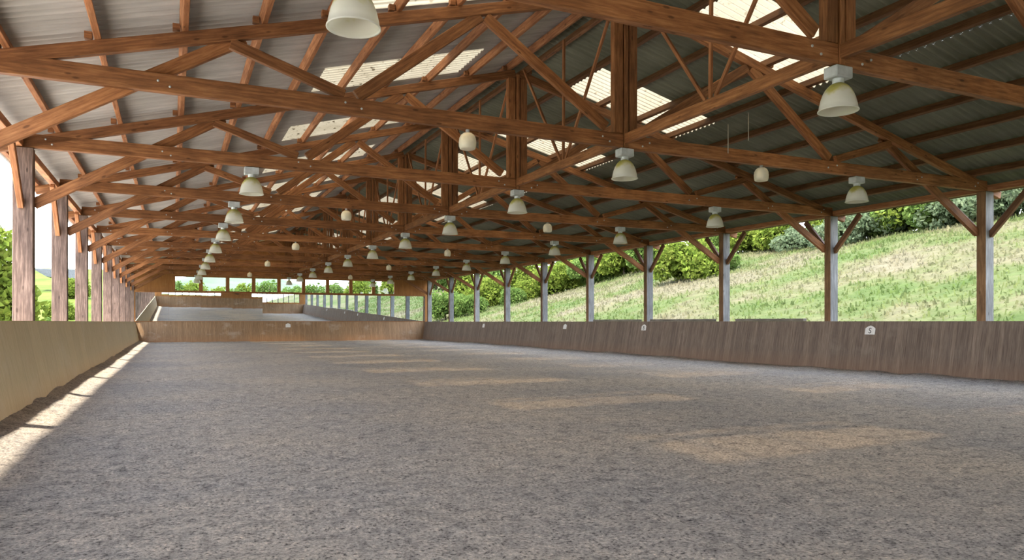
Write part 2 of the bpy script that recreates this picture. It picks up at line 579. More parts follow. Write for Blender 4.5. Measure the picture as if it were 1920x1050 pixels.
# ------------------------------------------------------------------ posts with braces
def make_post(side, braces=(-1, 1)):
    """origin on the ground at the post's inner face, centred in Y; side -1 left, +1 right"""
    r = empty('timber_post')
    cx = side * PW / 2
    o = beam('shaft', (cx, 0, -0.05), (cx, 0, TIE_B - 0.01), PD, PW, M_POST, r, up=(1, 0, 0), bev=0.012)
    if side > 0:
        # brown towards the arena; grey sky light painted into the other faces
        o.data.materials.clear()
        o.data.materials.append(M_POST_GREY)
        o.data.materials.append(M_POST_BROWN)
        for p in o.data.polygons:
            if (o.matrix_basis.to_3x3() @ p.normal).x < -0.3:
                p.material_index = 1
    px = side * (PW - 0.14)
    for s in braces:
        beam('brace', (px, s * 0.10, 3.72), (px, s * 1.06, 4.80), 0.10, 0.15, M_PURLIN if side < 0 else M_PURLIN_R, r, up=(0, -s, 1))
    return r

def post_label(side, k):
    if k < (2 if side < 0 else 1):
        return f'timber post on the {"left" if side < 0 else "right"} side, {["nearest","second","third","fourth"][k + 2]} from the rear wall behind the camera'
    i = k - (2 if side < 0 else 1)
    pos = ORD[i] + (' of those in view' if i == 0 else ' one from the camera')
    if side < 0:
        return f'pinkish brown timber post on the left wall, {pos}'
    return f'brown and grey timber post on the right wall, {pos}'
for side, x in ((-1, XL), (1, XR)):
    g = 'posts along the left side' if side < 0 else 'posts along the right side'
    proto = None
    for k in KS:
        if k in (KS[0], KS[-1]):
            p = make_post(side, (1,) if k == KS[0] else (-1,))
            p.location = (x, TY[k], 0)
            tag(p, post_label(side, k), 'post', g)
        elif proto is None:
            proto = make_post(side)
            proto.location = (x, TY[k], 0)
            tag(proto, post_label(side, k), 'post', g)
        else:
            dup(proto, (x, TY[k], 0), post_label(side, k), g)

# eave plates
for side, x, nm in ((-1, XL - PW + 0.10, 'left'), (1, XR + PW - 0.10, 'right')):
    o = beam('eave_plate', (x, Y_REAR - 0.6, 4.955), (x, Y_END + 0.5, 4.955), 0.14, 0.16, M_PURLIN)
    tag(o, f'long brown timber plate resting on top of the {nm} posts', 'beam')

# ------------------------------------------------------------------ trusses
def make_truss():
    r = empty('roof_truss')
    def rb(x): return rafter_top(x) - 0.20
    zt, zb = TIE_T, TIE_B
    zc_ = (zt + zb) / 2
    hl, hr = XL - 0.17, XR + 0.17
    for a, b in (((hl, 0, zc_), (XC - 0.055, 0, zc_)), ((XC + 0.055, 0, zc_ - 0.02), (hr, 0, zc_))):
        t = beam('tie_beam', a, b, 0.12, zt - zb, M_TRUSS, r)
        L = b[0] - a[0]
        for f, dz in ((0.035, 0.05), (0.045, -0.04), (0.23, 0.02), (0.245, -0.05), (0.49, 0.05), (0.515, -0.02), (0.955, 0.03), (0.97, -0.05)):
            q = lathe('bolt', [(0.0, 0.012), (0.016, 0.012), (0.018, 0.006), (0.018, -0.004)], M_BOX, t, 10, (L * (f if b[0] < XC else 1 - f), -0.0605, dz))
            q.rotation_euler = (math.pi / 2, 0, 0)
    dz = 0.10
    beam('rafter', (EAVE_L + 0.1, 0, rafter_top(EAVE_L + 0.1) - dz), (XC - 0.06, 0, rafter_top(XC - 0.06) - dz), 0.12, 0.195, M_TRUSS, r)
    beam('rafter', (XC + 0.06, 0, rafter_top(XC + 0.06) - dz), (EAVE_R - 0.1, 0, rafter_top(EAVE_R - 0.1) - dz), 0.12, 0.195, M_TRUSS, r)
    top = rb(XC - 0.15)
    beam('king_post', (XC - 0.17, 0, zt), (XC - 0.17, 0, top), 0.14, 0.20, M_TRUSS, r, up=(1, 0, 0))
    beam('king_post', (XC + 0.17, 0, zt - 0.02), (XC + 0.17, 0, top), 0.14, 0.18, M_TRUSS, r, up=(1, 0, 0))
    beam('joint_batten', (XC, -0.02, zb - 0.002), (XC, -0.02, top + 0.1), 0.13, 0.085, M_TRUSS, r, up=(1, 0, 0))
    for s, H in ((-1, XC - XL), (1, XR - XC)):
        f = H / 10.39
        n1, m, n2, kb = [XC + s * d * f for d in (7.20, 5.32, 2.98, 0.30)]
        beam('web_strut', (n1 - s * 0.05, 0, rb(n1) - 0.02), (m + s * 0.1, 0, zt + 0.05), 0.09, 0.17, M_TRUSS, r)
        beam('web_strut', (m - s * 0.1, 0, zt + 0.05), (n2 + s * 0.05, 0, rb(n2) - 0.02), 0.10, 0.20, M_TRUSS, r)
        beam('web_strut', (n2 - s * 0.05, 0, rb(n2) - 0.02), (kb + s * 0.12, 0, zt + 0.10), 0.09, 0.19, M_TRUSS, r)
        pin = XL if s < 0 else XR
        beam('knee_brace', (pin + s * 0.03, 0.115, 3.80), (n1 - s * 0.25, 0.115, rb(n1 - s * 0.25) + 0.06), 0.10, 0.20, M_TRUSS, r)
        for px in PUR[s]:
            if px in (PUR[s][0],):
                continue
            z = rafter_top(px)
            box('cleat', (px + s * 0.105, 0, z + 0.055), (0.10, 0.10, 0.10), M_TRUSS, r)
    return r

PUR = {-1: [-3.12, -2.06, -0.98, 0.15, 1.27, 2.32, 3.42, 4.50, 5.58, 6.66, 7.70],
       1: [19.62, 18.5, 17.35, 16.2, 15.05, 13.9, 12.75, 11.6, 10.45, 9.3, 8.2]}
truss = make_truss()
def truss_label(k):
    if k < 0:
        return ['red-brown timber roof truss above the rear wall behind the camera', 'red-brown timber roof truss just behind the camera'][k + 2]
    if k == 0:
        return 'red-brown timber roof truss nearest the camera, cut off by the top of the photo'
    if k == 10:
        return 'red-brown timber roof truss against the far gable wall'
    return f'red-brown timber roof truss, {ORD[k]} from the camera, spanning the arena'
for k in KS:
    if k == KS[0]:
        truss.location = (0, TY[k], 0)
        tag(truss, truss_label(k), 'roof truss', 'timber trusses under the roof')
    else:
        dup(truss, (0, TY[k], 0), truss_label(k))

# purlins
for s in (-1, 1):
    for i, x in enumerate(PUR[s]):
        z = rafter_top(x) + 0.085
        up = (s * SL, 0, 1)
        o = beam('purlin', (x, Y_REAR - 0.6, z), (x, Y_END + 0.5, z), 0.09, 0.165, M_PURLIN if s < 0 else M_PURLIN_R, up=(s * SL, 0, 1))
        side = 'left' if s < 0 else 'right'
        where = 'at the eave' if i == 0 else ('beside the ridge' if i == len(PUR[s]) - 1 else f'{ORD[i]} up from the eave')
        tag(o, f'brown timber purlin under the {side} roof slope, {where}', 'purlin', f'purlins of the {side} roof slope')

# longitudinal ridge frames between the king posts
def ridge_frame(k):
    y0, y1 = TY[k] + 0.075, TY[k + 1] - 0.075
    L = y1 - y0
    r = empty('ridge_brace', (XC, y0, 0))
    zb = TIE_T - 0.10
    beam('bottom_chord', (0, 0, zb), (0, L, zb), 0.10, 0.19, M_TRUSS, r)
    top = rafter_top(XC) - 0.10
    beam('web_stick', (0, L / 2, zb + 0.10), (0, L / 2 - 0.03, top), 0.05, 0.06, M_PURLIN, r, up=(0, 1, 0), bev=0.004)
    beam('web_stick', (0.0, L / 2 - 0.12, zb + 0.10), (0.0, 0.35, top - 0.05), 0.05, 0.06, M_PURLIN, r, up=(0, 1, 1), bev=0.004)
    beam('web_stick', (0.0, L / 2 + 0.12, zb + 0.10), (0.0, L - 0.35, top - 0.05), 0.05, 0.06, M_PURLIN, r, up=(0, -1, 1), bev=0.004)
    a, b = truss_name(k), truss_name(k + 1)
    tag(r, f'lengthwise timber frame under the ridge between the {a} and {b} trusses', 'roof brace', 'ridge frames between the trusses')
def truss_name(k):
    return {-2: 'rearmost', -1: 'just-behind-camera'}.get(k, ORD[k] if k >= 0 else '')
for k in KS[:-1]:
    ridge_frame(k)

# ------------------------------------------------------------------ corrugated roof with translucent strips
PITCH, AMP = 0.177, 0.033
SKX = {-1: (2.85, 6.42), 1: (9.55, 13.1)}
sky_rng = [(TY[k] - 1.55, TY[k] + 0.25) for k in KS if k >= 0]
def sheet_z(x):
    return rafter_top(x) + SHEET + 0.038
def corr_strip(y0, y1, x0, x1, lift=0.0):
    n = max(2, int(round((y1 - y0) / (PITCH / 8))) + 1)
    Y = np.linspace(y0, y1, n)
    Z = AMP * np.cos(2 * np.pi * Y / PITCH)
    X = np.array([x0, x1])
    P = np.zeros((n, 2, 3))
    P[:, :, 0] = X[None, :]
    P[:, :, 1] = Y[:, None]
    P[:, :, 2] = Z[:, None] + np.array([sheet_z(x0), sheet_z(x1)])[None, :] + lift
    return P
def strips_obj(name, Ps, mat):
    V, Q, off = [], [], 0
    for P in Ps:
        n = len(P)
        idx = np.arange(n * 2).reshape(n, 2) + off
        V.append(P.reshape(-1, 3))
        Q.append(np.stack([idx[:-1, 0], idx[1:, 0], idx[1:, 1], idx[:-1, 1]], -1))
        off += n * 2
    me = bpy.data.meshes.new(name)
    Q = np.concatenate(Q)
    quads_to_mesh(me, np.concatenate(V), Q)
    me.polygons.foreach_set('use_smooth', np.ones(len(Q), bool))
    me.materials.append(mat)
    return link(bpy.data.objects.new(name, me))
R0, R1 = Y_REAR - 0.7, Y_END + 0.6
for s, nm in ((-1, 'left'), (1, 'right')):
    ev = EAVE_L if s < 0 else EAVE_R
    a, b = SKX[s]
    inner = XC
    lo, hi = (ev, inner) if s < 0 else (inner, ev)
    Ps = [corr_strip(R0, R1, lo, a), corr_strip(R0, R1, b, hi)]
    cur = R0
    for (p, q) in sky_rng:
        Ps.append(corr_strip(cur, p, a, b))
        cur = q
    Ps.append(corr_strip(cur, R1, a, b))
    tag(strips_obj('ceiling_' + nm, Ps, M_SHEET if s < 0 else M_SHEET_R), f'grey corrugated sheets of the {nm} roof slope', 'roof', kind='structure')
    for i, (p, q) in enumerate(sky_rng):
        o = strips_obj('skylight_panel', [corr_strip(p - 0.05, q + 0.05, a - 0.05, b + 0.05, 0.012)], M_TRANS)
        tag(o, f'cream translucent roof sheet with dirt specks in the {nm} slope over the {ORD[i]} truss', 'skylight', f'translucent sheets in the {nm} roof slope')
# ridge cap
V = []
for y in (R0, R1):
    for dx, dz in ((-0.35, -0.07), (0, 0.03), (0.35, -0.07)):
        V.append((XC + dx, y, sheet_z(XC) + 0.03 + dz))
tag(mesh_obj('ceiling_ridge', V, [(0, 1, 4, 3), (1, 2, 5, 4)], M_SHEET), 'grey ridge cap', 'roof', kind='structure')

# gutter along the left eave
V, F = [], []
gp = [(math.cos(a) * 0.07, math.sin(a) * 0.07) for a in np.linspace(math.pi, 2 * math.pi, 9)]
gp += [(x * 0.93, z * 0.93) for x, z in reversed(gp)]
for y in (R0, R1):
    for x, z in gp:
        V.append((EAVE_L - 0.06 + x, y, sheet_z(EAVE_L) - 0.02 + z))
n = len(gp)
for i in range(n):
    F.append((i, (i + 1) % n, n + (i + 1) % n, n + i))
tag(mesh_obj('roof_gutter', V, F, M_GUTTER), 'grey half-round gutter along the left eave', 'gutter')

# ------------------------------------------------------------------ far gable: boards, window row, mirrors
def gable(name, y, thick, openings, z_low, label):
    """boarded gable wall from z_low to the roof with rectangular openings (x0, x1, z0, z1), one thick mesh"""
    xs = sorted({EAVE_L + 0.35, EAVE_R - 0.35, XC} | {v for o in openings for v in o[:2]})
    V, F = [], []
    def cell(x0, x1, a0, a1, b0, b1):
        i = len(V)
        for yy in (y, y + thick):
            V.extend([(x0, yy, a0), (x1, yy, a1), (x1, yy, b1), (x0, yy, b0)])
        F.extend([(i, i + 1, i + 2, i + 3), (i + 7, i + 6, i + 5, i + 4), (i, i + 4, i + 5, i + 1), (i + 3, i + 2, i + 6, i + 7),
                  (i, i + 3, i + 7, i + 4), (i + 1, i + 5, i + 6, i + 2)])
    for x0, x1 in zip(xs[:-1], xs[1:]):
        tops = (rafter_top(x0) + 0.15, rafter_top(x1) + 0.15)
        op = [o for o in openings if o[0] <= x0 + 1e-6 and o[1] >= x1 - 1e-6]
        if op:
            z0, z1 = op[0][2:]
            cell(x0, x1, z_low, z_low, z0, z0)
            cell(x0, x1, z1, z1, *tops)
        else:
            cell(x0, x1, z_low, z_low, *tops)
    return tag(mesh_obj(name, V, F, M_GABLE), label, 'wall', kind='structure')

WZ0, WZ1 = 3.70, 4.80
wx0, wx1 = 0.10, 16.35
nW = 9
ww = (wx1 - wx0 + 0.16) / nW
ops = [(wx0 + i * ww, wx0 + i * ww + ww - 0.16, WZ0, WZ1) for i in range(nW)]
gable('wall_gable', Y_END + 0.12, 0.06, ops, KT - 0.1, 'brown boarded gable wall above the far mirrors')
for i, (x0, x1, z0, z1) in enumerate(ops):
    r = empty(f'window_{i + 1}', ((x0 + x1) / 2, Y_END + 0.15, z0))
    tag(r, f'horizontal window in the far gable, {ORD[i] if i else "first"} from the left', 'window', kind='structure')
    w, h = x1 - x0, z1 - z0
    V, F = [], []
    fr = 0.05
    for yy in (-0.05, 0.05):
        V += [(-w / 2, yy, 0), (w / 2, yy, 0), (w / 2, yy, h), (-w / 2, yy, h), (-w / 2 + fr, yy, fr), (w / 2 - fr, yy, fr), (w / 2 - fr, yy, h - fr), (-w / 2 + fr, yy, h - fr)]
    for a in range(4):
        b = (a + 1) % 4
        F += [(a, b, 4 + b, 4 + a), (8 + b, 8 + a, 12 + a, 12 + b), (4 + a, 4 + b, 12 + b, 12 + a), (b, a, 8 + a, 8 + b)]
    mesh_obj('window_frame', V, F, M_PURLIN, r)
    mesh_obj('window_pane', [(-w / 2 + fr, 0, fr), (w / 2 - fr, 0, fr), (w / 2 - fr, 0, h - fr), (-w / 2 + fr, 0, h - fr)], [(0, 1, 2, 3)], M_PANE, r)

# mirrors: panels standing on the kick wall, leaning into the arena
nM = 10
mx0, mx1 = XL + 0.05, XR - 0.05
mw = (mx1 - mx0) / nM
tilts = [1.75, 1.72, 1.70, 1.66, 1.30, 1.30, 1.28, 1.30, 1.32, 1.30]
MH = 2.08
for i in range(nM):
    r = empty('arena_mirror', (mx0 + (i + 0.5) * mw, Y_END - 0.02, KT + 0.005))
    r.rotation_euler = (math.radians(tilts[i]), 0, math.radians(random.uniform(-0.06, 0.06)))
    w = mw - 0.004
    mesh_obj('glass', [(-w / 2, -0.012, 0.02), (w / 2, -0.012, 0.02), (w / 2, -0.012, MH), (-w / 2, -0.012, MH)], [(0, 1, 2, 3)], M_MIRROR, r)
    box('backing_board', (0, 0.008, MH / 2), (w, 0.03, MH), M_GABLE, r, 0.002)
    box('top_strip', (0, -0.01, MH + 0.01), (w, 0.05, 0.045), M_PURLIN, r, 0.003)
    pos = 'at the left corner' if i == 0 else ('at the right corner' if i == nM - 1 else f'{ORD[i]} from the left')
    tag(r, f'large wall mirror panel on the far kick wall, {pos}', 'mirror', 'mirror panels across the far end')

# rear gable behind the camera: two wide openings with pale mullions
rops = [(-1.6, 6.7, 1.75, 4.6), (10.9, 18.2, 1.75, 4.6)]
gable('wall_rear_gable', Y_REAR - 0.16, 0.06, rops, KT - 0.1, 'brown boarded gable wall behind the camera')
for j, (x0, x1, z0, z1) in enumerate(rops):
    r = empty(f'window_{nW + 1 + j}', ((x0 + x1) / 2, Y_REAR - 0.13, z0))
    tag(r, f'wide opening with upright bars in the rear gable, {["left", "right"][j]} of the brown panel', 'window', kind='structure')
    nb = 9
    for q in range(nb + 1):
        x = -(x1 - x0) / 2 + (x1 - x0) * q / nb
        box('window_mullion', (x, 0, (z1 - z0) / 2), (0.12, 0.05, z1 - z0), M_POST_GREY, r)
o = lathe('round_vent', [(0.0, 0.0), (0.55, 0.0), (0.62, 0.05), (0.62, 0.14), (0.0, 0.14)], M_DARK, None, 32)
o.rotation_euler = (-math.pi / 2, 0, 0)
o.location = (8.8, Y_REAR - 0.11, 2.75)
tag(o, 'round dark vent on the brown rear wall, seen in the far mirrors', 'vent')

# ------------------------------------------------------------------ bell lamps and globe lamps
def make_bell():
    r = empty('bay_lamp')
    box('ballast_box', (0, 0, -0.085), (0.30, 0.22, 0.15), M_BOX, r, 0.012)
    lathe('neck', [(0.075, 0.0), (0.075, -0.06), (0.06, -0.07)], M_BOX, r, 20, (0, 0, -0.155))
    prof = [(0.062, 0.365), (0.09, 0.352), (0.125, 0.325), (0.160, 0.285), (0.192, 0.228), (0.218, 0.155), (0.236, 0.078), (0.246, 0.018), (0.256, 0.012), (0.257, 0.0),
            (0.243, 0.0), (0.240, 0.02), (0.228, 0.078), (0.210, 0.152), (0.184, 0.222), (0.153, 0.276), (0.119, 0.314), (0.085, 0.340)]
    lathe('shade', prof, M_SHADE, r, 36, (0, 0, -0.585))
    lathe('bulb', [(0.0, 0.0), (0.03, 0.006), (0.05, 0.03), (0.055, 0.07), (0.045, 0.12), (0.028, 0.16), (0.028, 0.20)], M_GLOBE, r, 16, (0, 0, -0.45))
    return r
bell = make_bell()
bell_used = False
def place_bell(x, k, label, group):
    global bell_used
    loc = (x, TY[k], TIE_B - 0.008)
    if not bell_used:
        bell.location = loc
        tag(bell, label, 'ceiling lamp', group)
        bell_used = True
    else:
        dup(bell, loc, label, group)
def tname(k):
    return f'{ORD[k]} truss from the camera' if k else 'truss nearest the camera'
for k in range(0, 11):
    place_bell(XC + 0.01, k, f'bell-shaped lamp hanging under the king post of the {tname(k)}', 'bell lamps under the ridge')
    if k != 1:
        place_bell(1.55, k, f'bell-shaped lamp hanging under the left half of the {tname(k)}', 'bell lamps along the left side')
    if k >= 1:
        place_bell(14.36, k, f'bell-shaped lamp hanging under the right half of the {tname(k)}', 'bell lamps along the right side')

def make_globe():
    r = empty('globe_lamp')
    lathe('stem', [(0.035, 0.0), (0.035, -0.05), (0.05, -0.055)], M_BOX, r, 14)
    prof = [(0.03, 0.288), (0.075, 0.278), (0.118, 0.245), (0.146, 0.19), (0.155, 0.125), (0.150, 0.06), (0.138, 0.01), (0.125, 0.0), (0.10, -0.004), (0.0, -0.006)]
    lathe('globe', prof, M_GLOBE, r, 28, (0, 0, -0.34))
    return r
globe = make_globe()
first = True
for k in (1, 3, 5, 7, 9):
    for x, sd in ((4.68, 'left'), (11.45, 'right')):
        lb = f'small cream globe lamp under the {sd} half of the {tname(k)}'
        if first:
            globe.location = (x, TY[k], TIE_B - 0.005)
            tag(globe, lb, 'lamp', 'globe lamps under the trusses')
            first = False
        else:
            dup(globe, (x, TY[k], TIE_B - 0.005), lb)

# two pull cords near the ridge in front of the second truss
for x, y, z1, ln, lb in ((9.55, 10.75, 5.25, 0.55, 'thin pale cord hanging left of its twin in front of the second truss'),
                         (9.35, 10.0, 5.25, 0.50, 'thin pale cord hanging right of its twin in front of the second truss')):
    o = lathe('pull_cord', [(0.0, 0), (0.007, 0), (0.007, ln - 0.06), (0.007, ln), (0.0, ln)][::1], M_CORD, None, 8, (x, y, z1 - ln))
    tag(o, lb, 'cord')

# ------------------------------------------------------------------ plaques on the kick walls
def plaque(loc, rot, letter, label, w=0.34, h=0.24):
    r = empty('letter_plaque', loc)
    r.rotation_euler = rot
    c = w * 0.18
    pts = [(-w / 2, 0), (w / 2, 0), (w / 2, h - c), (w / 2 - c, h - 0.01), (0, h + 0.03), (-w / 2 + c, h - 0.01), (-w / 2, h - c)]
    V = [(x, 0, z) for x, z in pts] + [(x, -0.012, z) for x, z in pts]
    n = len(pts)
    F = [tuple(range(n)), tuple(reversed(range(n, 2 * n)))] + [(i, n + i, n + (i + 1) % n, (i + 1) % n) for i in range(n)]
    mesh_obj('plate', V, F, M_WHITE, r)
    if letter:
        cu = bpy.data.curves.new('letter', 'FONT')
        cu.body = letter
        cu.size = h * 0.95
        cu.align_x = 'CENTER'
        cu.extrude = 0.002
        cu.materials.append(M_INK)
        tmp = bpy.data.objects.new('letter_outline', cu)
        me = bpy.data.meshes.new_from_object(tmp)
        bpy.data.objects.remove(tmp)
        t = bpy.data.objects.new('letter', me)
        link(t, r)
        t.rotation_euler = (math.pi / 2, 0, 0)
        t.location = (0, -0.015, h * 0.16)
    tag(r, label, 'sign', 'white plaques on the kick walls')
    return r
tl = math.atan2(LEAN, KT)
def on_right(y, z, letter, label, **kw):
    x = wr_ - LEAN * (1 - z / KT) - 0.012
    r = plaque((x, y, z), (0, 0, 0), letter, label, **kw)
    r.rotation_euler = (Matrix.Rotation(-math.pi / 2, 3, 'Z') @ Matrix.Rotation(-tl, 3, 'X')).to_euler()
    return r
on_right(15.05, 1.12, 'S', 'white plaque with a dark letter on the right kick wall, between the two nearest posts')
on_right(26.5, 1.12, 'B', 'white plaque on the right kick wall below the fourth post')
on_right(33.6, 1.12, '', 'small white plaque on the right kick wall, past the fifth post')
on_right(44.7, 1.12, '', 'smallest white plaque on the right kick wall, nearest the far end')
plaque((7.95, Y_END - LEAN * (1 - 1.08 / KT) - 0.012, 1.08), (-tl, 0, 0), '', 'white plaque in the middle of the far kick wall under the mirrors', w=0.36, h=0.28)

# grey planks lying on the right wall top
for i, (y0, y1, lb) in enumerate(((17.6, 20.8, 'weathered grey plank on the right wall top, between the second and third posts'),
                                  (22.0, 26.1, 'weathered grey plank on the right wall top, between the third and fourth posts'),
                                  (26.9, 30.8, 'weathered grey plank on the right wall top, between the fourth and fifth posts'))):
    tag(beam('plank', (XR - 0.02 , y0, KT + 0.047), (XR - 0.02, y1, KT + 0.047), 0.16, 0.09, M_PLANK_GREY), lb, 'plank', 'grey planks on the right wall')

# ------------------------------------------------------------------ land outside
def sstep(a, b, x):
    t = np.clip((x - a) / (b - a), 0, 1)
    return t * t * (3 - 2 * t)
def land_h(X, Y):
    X, Y = np.asarray(X, float), np.asarray(Y, float)
    crest = 7.6 - 2.4 * sstep(52, 85, Y)
    bank = np.clip((X - 20.6) / 24.5, 0, None)
    hr = np.where(bank < 1, (0.05 + crest * (bank * 1.08 - 0.08 * bank ** 2 * 1.0)) , crest + 0.05 + (bank - 1) * 24.5 * 0.10)
    hr = np.where(X > 20.6, hr, 0.0)
    back = 0.035 * np.clip(Y - 75, 0, None)
    hl = 0.088 * np.clip(Y - 50, 0, 190) * sstep(-1.0, -7.0, X)
    und = 0.25 * np.sin(X * 0.23 + 1.0) * np.sin(Y * 0.19) * sstep(21.5, 26, X)
    return -0.12 + hr + np.maximum(back * sstep(60, 120, Y), hl) + und
lx = np.concatenate([np.linspace(-90, -8, 28), np.linspace(-7, 20, 22), np.linspace(20.6, 60, 80), np.linspace(62, 150, 24)])
ly = np.concatenate([np.linspace(-80, -6, 20), np.linspace(-4, 100, 130), np.linspace(103, 300, 40)])
LX, LY = np.meshgrid(lx, ly)
LZ = land_h(LX, LY)
LZ += rng.random(LZ.shape) * 0.10 * (LX > 22)
tag(grid_obj('ground_meadow', np.stack([LX, LY, LZ], -1), M_MEADOW), 'green and straw coloured meadow around the arena', 'ground', kind='structure')
V = [(-12, -30, -0.09), (XL - 0.02, -30, -0.09), (XL - 0.02, 75, -0.09), (-12, 75, -0.09)]
V += [(x, y, -0.2) for x, y, z in V]
tag(mesh_obj('path', V, [(0, 1, 2, 3), (0, 4, 5, 1), (1, 5, 6, 2), (2, 6, 7, 3), (3, 7, 4, 0)], M_GRAVEL), 'pale gravel path outside the left wall', 'path', kind='structure')
hx = np.linspace(-220, 320, 90)
hz = 19 + 4 * np.sin(hx * 0.02 + 0.6) + 3 * np.sin(hx * 0.051) + 1.2 * np.sin(hx * 0.17) + rng.random(90) * 1.2
P = np.zeros((90, 4, 3))
for j, (yy, f) in enumerate(((300, 0.0), (345, 0.65), (395, 1.0), (520, 0.9))):
    P[:, j, 0] = hx
    P[:, j, 1] = yy + 12 * np.sin(hx * 0.03)
    P[:, j, 2] = hz * f - 0.5 + (4 if j == 0 else 0)
tag(grid_obj('hills', P, M_HILL), 'distant blue-green wooded hills', 'hills', kind='structure')

# grass tufts over the bank
ng = 45000
gx = 21.2 + rng.random(ng) ** 0.8 * 25
gy = rng.random(ng) * 85
gz = land_h(gx, gy)
hgt = 0.06 + rng.random(ng) ** 2 * 0.24
ang = rng.random(ng) * math.pi
wd = 0.03 + rng.random(ng) * 0.06
lean = (rng.random((ng, 2)) - 0.5) * 0.25
c, s = np.cos(ang) * wd, np.sin(ang) * wd
V = np.zeros((ng, 4, 3))
V[:, 0] = np.stack([gx - c, gy - s, gz - 0.05], -1)
V[:, 1] = np.stack([gx + c, gy + s, gz - 0.05], -1)
V[:, 2] = np.stack([gx + c * 0.5 + lean[:, 0], gy + s * 0.5 + lean[:, 1], gz + hgt], -1)
V[:, 3] = np.stack([gx - c * 0.5 + lean[:, 0], gy - s * 0.5 + lean[:, 1], gz + hgt * 0.9], -1)
me = bpy.data.meshes.new('grass')
quads_to_mesh(me, V.reshape(-1, 3), np.arange(ng * 4).reshape(-1, 4))
me.materials.append(M_GRASS)
tag(link(bpy.data.objects.new('grass', me)), 'long dry grass growing on the bank right of the arena', 'grass', kind='stuff')

# ------------------------------------------------------------------ bushes and trees
def foliage(name, seed, n, shape, leaf, mat, lumps=16):
    """leaves gathered in lumps over an ellipsoid of radius 1 (scaled by shape), base at z=0"""
    r = np.random.default_rng(seed)
    d = r.normal(size=(lumps, 3))
    d /= np.linalg.norm(d, axis=1)[:, None]
    cen = d * (0.45 + 0.3 * r.random((lumps, 1)))
    cen[:, 2] = np.abs(cen[:, 2]) * 1.1 - 0.25
    which = r.integers(0, lumps, n)
    q = r.normal(size=(n, 3))
    q /= np.linalg.norm(q, axis=1)[:, None]
    rad = (0.30 + 0.16 * r.random(lumps))[which][:, None] * (0.55 + 0.5 * r.random((n, 1)) ** 0.5)
    p = cen[which] + q * rad
    p[:, 2] = (p[:, 2] + 0.62) / 1.55
    p = np.maximum(p, [-9, -9, 0.0]) * np.array([shape[0], shape[1], shape[2]])
    a = r.normal(size=(n, 3)); a /= np.linalg.norm(a, axis=1)[:, None]
    b = np.cross(a, r.normal(size=(n, 3))); b /= np.linalg.norm(b, axis=1)[:, None]
    sz = leaf * (0.6 + 0.8 * r.random((n, 1)))
    V = np.stack([p - a * sz, p + b * sz * 0.55, p + a * sz, p - b * sz * 0.55], 1)
    me = bpy.data.meshes.new(name)
    quads_to_mesh(me, V.reshape(-1, 3), np.arange(n * 4).reshape(-1, 4))
    me.materials.append(mat)
    return me

def stem_mesh(name, h, r0, forks, seed):
    rr = random.Random(seed)
    V, F = [], []
    def tube(p, q, ra, rb):
        p, q = Vector(p), Vector(q)
        x = (q - p).normalized()
        u = x.orthogonal().normalized()
        w = x.cross(u)
        i = len(V)
        for c_, r_ in ((p, ra), (q, rb)):
            for k in range(7):
                t = 2 * math.pi * k / 7
                V.append(tuple(c_ + u * (r_ * math.cos(t)) + w * (r_ * math.sin(t))))
        for k in range(7):
            F.append((i + k, i + (k + 1) % 7, i + 7 + (k + 1) % 7, i + 7 + k))
    tube((0, 0, -0.3), (0, 0, h * 0.35), r0, r0 * 0.75)
    for _ in range(forks):
        a = rr.random() * 6.28
        sp = rr.uniform(0.15, 0.32) * h
        tube((0, 0, h * rr.uniform(0.12, 0.35)), (math.cos(a) * sp, math.sin(a) * sp, h * rr.uniform(0.55, 0.8)), r0 * 0.6, r0 * 0.15)
    me = bpy.data.meshes.new(name)
    me.from_pydata(V, [], F)
    me.materials.append(M_BARK)
    return me

PROTO = {
    'bushy': (foliage('foliage', 21, 5200, (2.3, 2.3, 3.6), 0.16, M_LEAF_Y, 20), stem_mesh('stem', 3.6, 0.09, 6, 1)),
    'green': (foliage('foliage', 22, 5200, (2.4, 2.4, 3.6), 0.15, M_LEAF_G, 18), stem_mesh('stem', 3.6, 0.09, 6, 2)),
    'grey': (foliage('foliage', 23, 4200, (2.5, 2.5, 2.6), 0.14, M_LEAF_D, 16), stem_mesh('stem', 2.6, 0.07, 6, 3)),
    'tree': (foliage('foliage', 24, 7500, (2.9, 2.9, 7.4), 0.22, M_LEAF_G, 26), stem_mesh('stem', 7.4, 0.18, 8, 4)),
    'ytree': (foliage('foliage', 25, 7500, (3.0, 3.0, 7.0), 0.22, M_LEAF_Y, 24), stem_mesh('stem', 7.0, 0.18, 8, 5)),
}
def plant(kind, x, y, s, label, group=None, sz=1.0):
    tree = kind in ('tree', 'ytree')
    r = empty('tree' if tree else 'bush', (x, y, float(land_h(x, y)) - (0.35 if kind in ('grey', 'green', 'bushy') else 0.05)))
    r.rotation_euler = (0, 0, random.uniform(0, 6.28))
    r.scale = (s, s, s * sz)
    f, st = PROTO[kind]
    link(bpy.data.objects.new('crown' if tree else 'foliage', f), r)
    link(bpy.data.objects.new('trunk' if tree else 'stem', st), r)
    tag(r, label, 'tree' if tree else 'bush', group)
    return r

plant('bushy', 34.6, 43.6, 1.15, 'large yellow-green bush on the bank, between the third and fourth right posts')
plant('green', 37.2, 43.0, 0.75, 'dark green low bush on the bank, just right of the large yellow-green bush')
